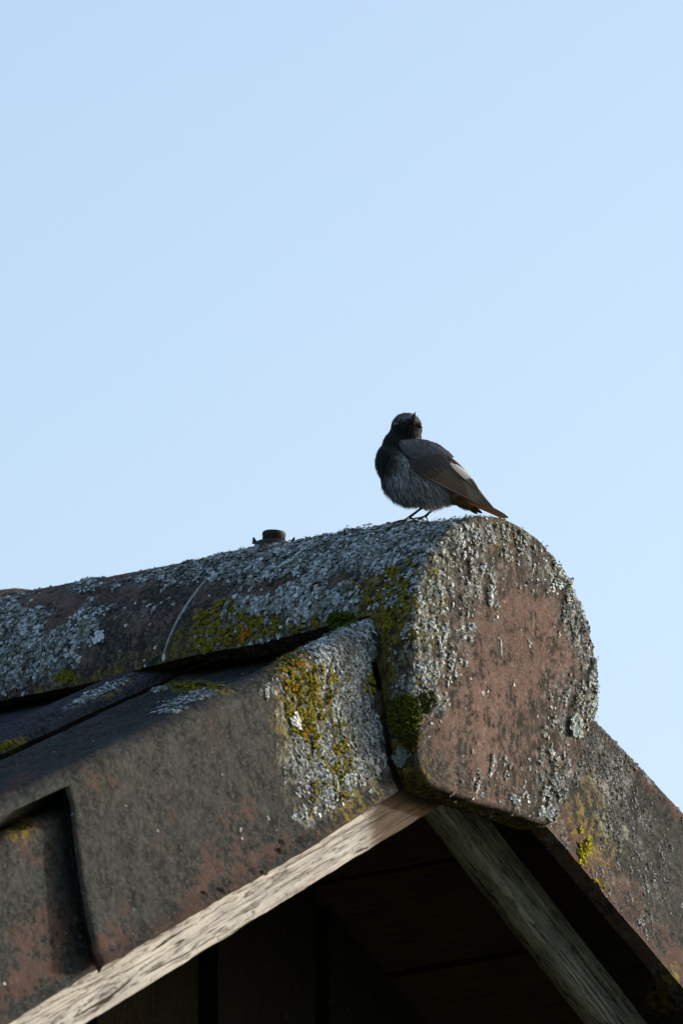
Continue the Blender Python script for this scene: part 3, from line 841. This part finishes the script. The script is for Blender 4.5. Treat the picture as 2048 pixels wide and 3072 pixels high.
# ------------------------------------------------------------------ screw cap on the ridge
def screw_cap(px, py):
    c = unp(px, py, (0, 0, 0), (1, 0, 0)) if False else None
    y = .262; Rr = .1315+.033*(y-.047)
    c = np.array([.004, y, Rr-.0012])
    ax = np.array([.03, -.04, 1.0]); ax /= np.linalg.norm(ax)
    root = empty('screw_cap', c)
    V, Fc = lathe([(.0165, 0), (.0168, .004), (.0168, .0165), (.0160, .0178), (.0155, .0182), (.0110, .0196), (.0104, .0198)], c, ax)
    mesh_obj('base', V, Fc, M_CAP, root)
    V, Fc = lathe([(.0103, .018), (.0100, .0245), (.0104, .0248), (.0104, .0274), (.0096, .0283), (.004, .0286)], c, ax)
    mesh_obj('cap', V, Fc, M_CAP, root)
    for s in (-1, 1):
        q = c + RT*s*.0158 + ax*.0175
        V = np.array([[-.0020, -.002, 0], [.0020, -.002, 0], [.0020, .002, 0], [-.0020, .002, 0], [s*.0014-.0004, -.001, .0042], [s*.0014+.0004, -.001, .0042], [s*.0014+.0004, .001, .0042], [s*.0014-.0004, .001, .0042]])
        V = V*np.array([1.5, 1.5, 1.5])
        W = q + V[:, :1]*RT + V[:, 1:2]*F + V[:, 2:]*ax
        mesh_obj('lug', W, [[3, 2, 1, 0], [4, 5, 6, 7], [0, 1, 5, 4], [1, 2, 6, 5], [2, 3, 7, 6], [3, 0, 4, 7]], M_CAP, root, smooth=False)
    tag(root, 'small dark brown screw cap standing on top of the lichen-crusted ridge tile', 'cap')
screw_cap(818, 1655)

# ------------------------------------------------------------------ the bird
BD0 = float((np.array([0, .052, .13])-CAM) @ F)               # distance of the bird's middle plane
def bp(px, py, d=0.0):
    """a point of the bird: photo px, d = px-sized depth behind (+) or before (-) the middle plane"""
    z = BD0 + d/PXM
    return CAM + F*z + RT*(px-1024)*z/FPX - UP*(py-1536)*z/FPX
BS = BD0/FPX                                                  # metres per photo px there
def bird():
    root = empty('bird', bp(1245, 1556))
    # body: ellipsoids fused into one skin
    ell = [  # px, py, depth, ra, rb, rdepth, turn
        (1219, 1284, -4, 46, 46, 46, 0), (1214, 1316, 0, 50, 42, 46, 20), (1211, 1345, 0, 66, 50, 56, 30),
        (1200, 1385, 0, 74, 72, 70, 0), (1250, 1414, 0, 122, 84, 76, 45), (1222, 1434, 0, 82, 74, 72, 30), (1258, 1450, 0, 84, 54, 62, 24),
        (1318, 1456, 0, 72, 44, 52, 42), (1368, 1492, 0, 56, 20, 28, 36)]
    bm = bmesh.new()
    for (x, y, d, ra, rb, rd, t) in ell:
        r = bmesh.ops.create_icosphere(bm, subdivisions=4, radius=1)
        c = bp(x, y, d); t = radians(t)
        e1 = RT*cos(t)-UP*sin(t); e2 = RT*sin(t)+UP*cos(t)
        for v in r['verts']:
            q = np.array(v.co)
            v.co = c + (e1*q[0]*ra + e2*q[1]*rb + F*q[2]*rd)*BS
    me = bpy.data.meshes.new('body'); bm.to_mesh(me); bm.free()
    tmp = bpy.data.objects.new('tmp_body', me); COL.objects.link(tmp)
    md = tmp.modifiers.new('r', 'REMESH'); md.mode = 'VOXEL'; md.voxel_size = .0014
    md = tmp.modifiers.new('s', 'SMOOTH'); md.factor = .6; md.iterations = 12
    d2 = bpy.context.evaluated_depsgraph_get(); ev = tmp.evaluated_get(d2); m2 = ev.to_mesh()
    V = np.array([v.co for v in m2.vertices]); Fc = [list(p.vertices) for p in m2.polygons]
    VN = np.array([v.normal for v in m2.vertices]); ev.to_mesh_clear()
    bpy.data.objects.remove(tmp); bpy.data.meshes.remove(me)
    def tint(P, Nn):
        px, py = proj(P); n = len(P)
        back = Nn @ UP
        black = np.array([.0075, .0075, .0085]); slate = np.array([.075, .078, .090]); gr = np.array([.19, .20, .22]); pale = np.array([.66, .66, .68]); ruf = np.array([.105, .070, .038])
        C = np.tile(black, (n, 1))
        w = sstep(1140, 1215, px+.35*(py-1400))*sstep(1345, 1420, py+.15*(px-1200))
        C = C*(1-w[:, None])+gr*w[:, None]
        w = sstep(1480, 1530, py)*(1-sstep(1330, 1350, px))*sstep(1180, 1215, px)
        C = C*(1-w[:, None])+pale*w[:, None]
        w = .8*np.exp(-(((px-1226)*.6+(py-1385)*-.8)/14)**2-(((px-1226)*.8+(py-1385)*.6)/34)**2)
        C = C*(1-w[:, None])+pale*.8*w[:, None]
        w = sstep(1315, 1350, px)*sstep(1440, 1475, py)
        C = C*(1-w[:, None])+ruf*w[:, None]
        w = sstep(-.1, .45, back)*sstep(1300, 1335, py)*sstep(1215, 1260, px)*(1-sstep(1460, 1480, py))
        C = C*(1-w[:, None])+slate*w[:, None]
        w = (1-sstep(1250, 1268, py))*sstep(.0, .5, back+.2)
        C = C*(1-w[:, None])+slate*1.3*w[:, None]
        return C
    M_BODY, nt, b = mat('plumage')
    at = N(nt, 'ShaderNodeAttribute', attribute_name='Col'); nt.links.new(at.outputs['Color'], b.inputs['Base Color'])
    b.inputs['Roughness'].default_value = .8; b.inputs['Specular IOR Level'].default_value = .18
    b.inputs['Sheen Weight'].default_value = .08
    mesh_obj('body', V, Fc, M_BODY, root, col=tint(V, VN)*.8)
    # loose plumage: thin tapered barbs lying along the body
    tri = np.array([f[:3] for f in Fc]); A = V[tri]
    ar = np.linalg.norm(np.cross(A[:, 1]-A[:, 0], A[:, 2]-A[:, 0]), axis=1)
    n = 11000
    idx = rng.choice(len(tri), n, p=ar/ar.sum()); u = rng.random((n, 1)); v = rng.random((n, 1))
    P = A[idx, 0]+(A[idx, 1]-A[idx, 0])*u+(A[idx, 2]-A[idx, 0])*v*(1-u*.5)
    Nn = VN[tri[idx, 0]]
    px, py = proj(P)
    bel = sstep(1340, 1500, py)
    fx = .20+.60*sstep(1180, 1360, px)+.5*sstep(1310, 1350, px); fy = .85-.4*sstep(1310, 1350, px)
    hd = 1-sstep(1300, 1340, py)
    D = RT*(fx*(1-hd)+hd*(px-1219)/60)[:, None] - UP*fy[:, None] + F*(hd*.0)[:, None]
    D = D+rng.normal(size=(n, 3))*.16
    D = D-Nn*np.sum(D*Nn, 1)[:, None]; D /= np.linalg.norm(D, axis=1)[:, None]+1e-9
    D = D + Nn*(.10+.22*rng.random(n)*bel+.05*rng.random(n))[:, None]; D /= np.linalg.norm(D, axis=1)[:, None]
    Ln = BS*((9+9*rng.random(n))*(1-bel)+(15+20*rng.random(n))*bel); Ln = np.where(hd > .5, Ln*.75, Ln)*(1-.5*sstep(1310, 1345, px))
    W = BS*(1.2+1.4*rng.random(n))
    S = np.cross(D, Nn); S /= np.linalg.norm(S, axis=1)[:, None]+1e-9
    droop = -UP*(Ln*.18*bel)[:, None]
    b0 = P+Nn*BS*.3; m0 = b0+D*(Ln*.5)[:, None]+Nn*(Ln*.06)[:, None]; t0 = b0+D*Ln[:, None]+droop
    VV = np.stack([b0-S*W[:, None]*.7, b0+S*W[:, None]*.7, m0+S*W[:, None], m0-S*W[:, None], t0+S*W[:, None]*.08, t0-S*W[:, None]*.08], 1).reshape(-1, 3)
    bb = (np.arange(n)*6)[:, None]
    FF = np.concatenate([bb+np.array([[0, 1, 2, 3]]), bb+np.array([[3, 2, 4, 5]])], 0)
    C = tint(P, Nn)*(.35+1.25*rng.random((n, 1))**1.3)
    C = np.repeat(C, 6, 0)*np.tile(np.array([.7, .7, 1, 1, 1.25, 1.25]), n)[:, None]
    o = mesh_obj('plumage', VV, FF, M_BODY, root, smooth=False, col=C); o['kind'] = 'stuff'

    # wings: feathers laid over the flank
    a0 = np.array([1200., 1330.]); a1 = np.array([1445., 1500.]); axd = (a1-a0)/np.linalg.norm(a1-a0); axn = np.array([-axd[1], axd[0]])
    def skin(x, y, lift=0):
        r = np.array([x, y])-a0; t = float(r @ axd)/np.linalg.norm(a1-a0); s = float(r @ axn)
        amp = np.interp(t, [-.2, .0, .25, .55, .8, 1.0, 1.3], [60, 68, 82, 74, 48, 26, 12])
        wd = np.interp(t, [-.2, .0, .25, .55, .8, 1.0, 1.3], [70, 84, 100, 92, 66, 48, 40])
        q = max(-.97, min(.97, (s-12)/wd))
        return -(amp*sqrt(1-q*q))-lift
    def feather(parent, name, pts, w, lift, sgn, m, ctip, cedge, cmid, nseg=12):
        """pts: px centre line (quadratic), w: half width px"""
        (x0, y0), (x1, y1), (x2, y2) = pts
        V = []; C = []
        for i in range(nseg+1):
            t = i/nseg
            x = (1-t)**2*x0+2*t*(1-t)*x1+t*t*x2; y = (1-t)**2*y0+2*t*(1-t)*y1+t*t*y2
            dx = 2*(1-t)*(x1-x0)+2*t*(x2-x1); dy = 2*(1-t)*(y1-y0)+2*t*(y2-y1); L_ = math.hypot(dx, dy)
            nx, ny = -dy/L_, dx/L_
            ww = w*(.55+.45*min(1, t*4))*(1 if t < .7 else sqrt(max(.02, 1-((t-.7)/.31)**2)))
            for k, f in enumerate((-1, -.6, 0, .45, 1)):
                X, Y = x+nx*ww*f, y+ny*ww*f
                z = skin(X, Y, lift+1.3*(1-abs(f))+1.0*t)
                V.append(bp(X, Y, z*sgn))
                cc = np.array(cedge if k in (4,) else (cmid if k in (1, 2, 3) else [c*.6 for c in cmid]))
                fade = 1-.75*min(1, max(0, (t-.35)/.6)) if (k == 4 and name == 'flight_feather') else 1
                cc = cc*fade+np.array(cmid)*1.15*(1-fade)
                C.append(cc*(1-t*.25)+np.array(ctip)*t*.25)
        f = grid_faces(nseg+1, 5)
        return mesh_obj(name, np.array(V), f if sgn < 0 else f[:, ::-1], m, parent, col=np.array(C), solid=.0002)
    for sgn in (1, -1):
        wing = empty('wing', bp(1250, 1370, -70*sgn)); wing.parent = root; wing.location = np.array(wing.location)-np.array(root.location)
        # base shell under the feathers
        out_u = [(1198, 1322), (1232, 1318), (1270, 1318), (1308, 1330), (1340, 1356), (1366, 1390), (1396, 1425), (1424, 1458), (1440, 1488), (1446, 1506)]
        out_l = [(1196, 1332), (1210, 1366), (1236, 1398), (1262, 1416), (1296, 1438), (1326, 1458), (1356, 1474), (1390, 1492), (1420, 1508), (1444, 1516)]
        V = []; C = []
        nn_, mm = 40, 18
        for i in range(nn_):
            t = i/(nn_-1)*(len(out_u)-1); k = min(int(t), len(out_u)-2); f = t-k
            pu = np.array(out_u[k])*(1-f)+np.array(out_u[k+1])*f; pl = np.array(out_l[k])*(1-f)+np.array(out_l[k+1])*f
            for j in range(mm):
                g = j/(mm-1); p = pu*(1-g)+pl*g
                V.append(bp(p[0], p[1], skin(p[0], p[1], 2-5*(2*g-1)**4-14*max(0, i/nn_-.42))*sgn))
                c = np.array([.072, .074, .086])*(1-g)+np.array([.045, .042, .044])*g
                if i > 18: c = np.array([.075, .062, .052])
                C.append(c*(.8+.4*rng.random()))
        f = grid_faces(nn_, mm)
        mesh_obj('shoulder', np.array(V), f if sgn > 0 else f[:, ::-1], M_BODY, wing, col=np.array(C), solid=.0004)
        brown = (.115, .090, .070); edge_c = (.50, .42, .36); tipc = (.05, .03, .018)
        # primaries and secondaries: long blades fanned from the wrist to the wing tip
        nfl = 9
        for k in range(nfl):
            g = k/(nfl-1)
            s0 = (1262+62*g, 1418-28*g); e0 = (1486-40*g, 1532-46*g)
            mid = ((s0[0]+e0[0])/2+6-4*g, (s0[1]+e0[1])/2-2-8*g)
            feather(wing, 'flight_feather', (s0, mid, e0), 7.5, 4+g*6, sgn, M_BODY, tipc, edge_c, tuple(c*(.8+.5*rng.random()) for c in brown))
        # white wing panel
        for k in range(3):
            feather(wing, 'white_panel_feather', ((1350+7*k, 1396+2*k-5), (1374+6*k, 1412-2*k), (1398+8*k, 1438-1*k)), 4.4, 23+k, sgn, M_BODY, (.12, .10, .09), (.80, .80, .82), (.55, .55, .56))
        feather(wing, 'tertial_feather', ((1344, 1370), (1396, 1412), (1436, 1474)), 5, 20, sgn, M_BODY, tipc, (.10, .085, .07), (.030, .024, .020))
        # soft back feathers over the shoulder
        ns_ = 1500; VV = []; FF = []; CC = []
        for k in range(ns_):
            i = rng.random()**1.1*4.0; kk = min(int(i), len(out_u)-2); f = i-kk; g = rng.random()*(1-.16*i)
            pu = np.array(out_u[kk])*(1-f)+np.array(out_u[kk+1])*f; pl = np.array(out_l[kk])*(1-f)+np.array(out_l[kk+1])*f
            p = pu*(1-g)+pl*g
            L_ = 14+14*rng.random(); dr = axd+rng.normal(size=2)*.12; dr /= np.linalg.norm(dr); nr_ = np.array([-dr[1], dr[0]]); w = 1.6+1.6*rng.random()
            base = len(VV)
            c = np.array([.095, .097, .110])*(1-.4*g)*(.5+1.0*rng.random())
            for t, ww in ((0, .8), (.55, 1.0), (1.0, .15)):
                for q in (-1, 1):
                    x, y = p+dr*L_*t+nr_*w*ww*q
                    VV.append(bp(x, y, skin(x, y, 5+9*min(1, i/4)+2.5*t+rng.random())*sgn)); CC.append(c*(.8+.4*t))
            FF += [[base, base+1, base+3, base+2], [base+2, base+3, base+5, base+4]]
        o = mesh_obj('back_plumage', np.array(VV), FF, M_BODY, wing, smooth=False, col=np.array(CC)); o['kind'] = 'stuff'
        # coverts
        for k in range(9):
            g = k/8
            s0 = (1228+80*g, 1402-36*g); e0 = (1272+74*g+6*rng.random(), 1434-36*g+5*rng.random())
            feather(wing, 'covert_feather', (s0, ((s0[0]+e0[0])/2+3, (s0[1]+e0[1])/2-3), e0), 6+2*rng.random(), 15+g, sgn, M_BODY, (.08, .07, .065), (.34, .29, .255), (.050, .043, .038), 8)
        for k in range(9):
            g = k/8
            s0 = (1222+92*g+5*rng.random(), 1380-20*g+6*rng.random()); e0 = (1254+86*g, 1414-24*g)
            feather(wing, 'covert_feather', (s0, ((s0[0]+e0[0])/2+3, (s0[1]+e0[1])/2-3), e0), 7+3*rng.random(), 16+g, sgn, M_BODY, (.07, .065, .065), (.095, .09, .09), (.042, .040, .042), 8)
    # tail
    for k, (dy, dd, c) in enumerate(((0, -10, (.095, .055, .034)), (4, -4, (.12, .062, .030)), (2, 4, (.10, .055, .030)), (8, -14, (.22, .090, .032)), (12, 8, (.20, .085, .030)), (6, 14, (.15, .068, .028)), (18, 0, (.05, .035, .022)), (22, 6, (.035, .027, .020)))):
        s0 = np.array([1352., 1478.+dy]); e0 = np.array([1524.-3*k, 1553.+dy*.55-k*1.2]) if k < 6 else np.array([1446.-14*(k-6), 1540.+2*(k-6)])
        V = []; C = []
        for i in range(13):
            t = i/12; p = s0*(1-t)+e0*t; p = p+np.array([0, -5*sin(pi*t)])
            ww = 7.5*(1.15-.45*t)*(1 if t < .8 else sqrt(max(.02, 1-((t-.8)/.205)**2)))
            for q in (-1, 0, 1):
                V.append(bp(p[0]-.42*ww*q, p[1]+.9*ww*q, dd*(1+t)*1.4+1.5*q))
                C.append(np.array(c)*(1.0 if q < 1 else 1.5)*(.85+.3*rng.random()))
        mesh_obj('tail_feather', np.array(V), grid_faces(13, 3), M_BODY, root, col=np.array(C), solid=.0003)
    # beak, eyes
    M_BEAK = plain('black_horn', (.012, .012, .013), .35, .5, .2, 400)
    beak = empty('beak', bp(1235, 1262, -46)); beak.parent = root; beak.location = np.array(beak.location)-np.array(root.location)
    pa = [bp(1231, 1266, -34), bp(1235, 1256, -50), bp(1241, 1246, -64), bp(1246, 1236, -76)]
    V, Fc = tube(pa, np.array([10.5, 8, 4.6, .8])*BS, 10); mesh_obj('upper_mandible', V, Fc, M_BEAK, beak)
    pa = [bp(1233, 1272, -38), bp(1238, 1262, -55), bp(1243, 1250, -66), bp(1246, 1239, -76)]
    V, Fc = tube(pa, np.array([9, 6.5, 3.6, .6])*BS, 10); mesh_obj('lower_mandible', V, Fc, M_BEAK, beak)
    me_, nt, b = mat('eye'); b.inputs['Base Color'].default_value = (.006, .005, .005, 1); b.inputs['Roughness'].default_value = .04; b.inputs['Specular IOR Level'].default_value = .8
    for (x, y, d) in ((1189, 1273, -36), (1258, 1277, -30)):
        bm = bmesh.new(); bmesh.ops.create_uvsphere(bm, u_segments=20, v_segments=14, radius=8.5*BS)
        V = np.array([v.co for v in bm.verts])+bp(x, y, d); Fc = [[v.index for v in f.verts] for f in bm.faces]; bm.free()
        mesh_obj('eye', V, Fc, me_, root)
    # legs
    M_LEG = plain('dark_scaled_skin', (.014, .013, .013), .5, .4, .3, 600)
    M_RING = plain('pale_leg_ring', (.42, .42, .42), .45, .4, .1, 300)
    def leg(top, knee, foot, toes, rings, d):
        lg = empty('leg', bp(*foot, d)); lg.parent = root; lg.location = np.array(lg.location)-np.array(root.location)
        pa = [bp(*top, d), bp(*knee, d), bp((knee[0]+foot[0])/2, (knee[1]+foot[1])/2, d), bp(*foot, d)]
        V, Fc = tube(pa, np.array([7, 4.6, 3.4, 4.2])*BS, 10); mesh_obj('shank', V, Fc, M_LEG, lg)
        for pts, dds in toes:
            pp = [bp(x, y, d+dd) for (x, y), dd in zip(pts, dds)]
            V, Fc = tube(pp, np.linspace(3.6, 1.7, len(pp))*BS, 8); mesh_obj('toe', V, Fc, M_LEG, lg)
            c0, c1 = pp[-1], pp[-1]+(pp[-1]-pp[-2])*.35-UP*6*BS
            V, Fc = tube([c0, (c0+c1)/2+UP*1.6*BS, c1], np.array([1.6, 1.2, .3])*BS, 6); mesh_obj('claw', V, Fc, M_LEG, lg)
        for (t, m) in rings:
            a = np.array(bp(*knee, d)); b_ = np.array(bp(*foot, d)); c = a*(1-t)+b_*t; e = (b_-a)/np.linalg.norm(b_-a)
            V, Fc = tube([c-e*1.5*BS, c+e*1.5*BS], 4.5*BS, 10); mesh_obj('leg_ring', V, Fc, m, lg)
    leg((1312, 1492), (1279, 1513), (1228, 1551), [(((1228, 1551), (1212, 1561), (1190, 1566), (1170, 1570)), (0, -3, -5, -6)), (((1228, 1551), (1215, 1560), (1198, 1562), (1182, 1566)), (0, 5, 10, 14)), (((1228, 1551), (1216, 1562), (1204, 1570)), (0, -10, -18)), (((1228, 1551), (1238, 1558), (1248, 1560)), (0, 2, 4))],
        [(.25, M_RING)], -14)
    leg((1345, 1490), (1322, 1507), (1275, 1549), [(((1275, 1549), (1262, 1553), (1244, 1555), (1229, 1557)), (0, 0, 0, 0)), (((1275, 1549), (1260, 1553), (1246, 1554)), (0, 10, 16)), (((1275, 1549), (1262, 1557), (1250, 1560)), (0, -8, -14)), (((1275, 1549), (1279, 1553), (1282, 1559)), (0, 1, 2))],
        [(.52, M_RING), (.66, M_RING), (.78, M_RING)], 18)
    tag(root, 'small dark songbird perched on the ridge tile, head turned, grey belly, rufous tail', 'bird')
bird()
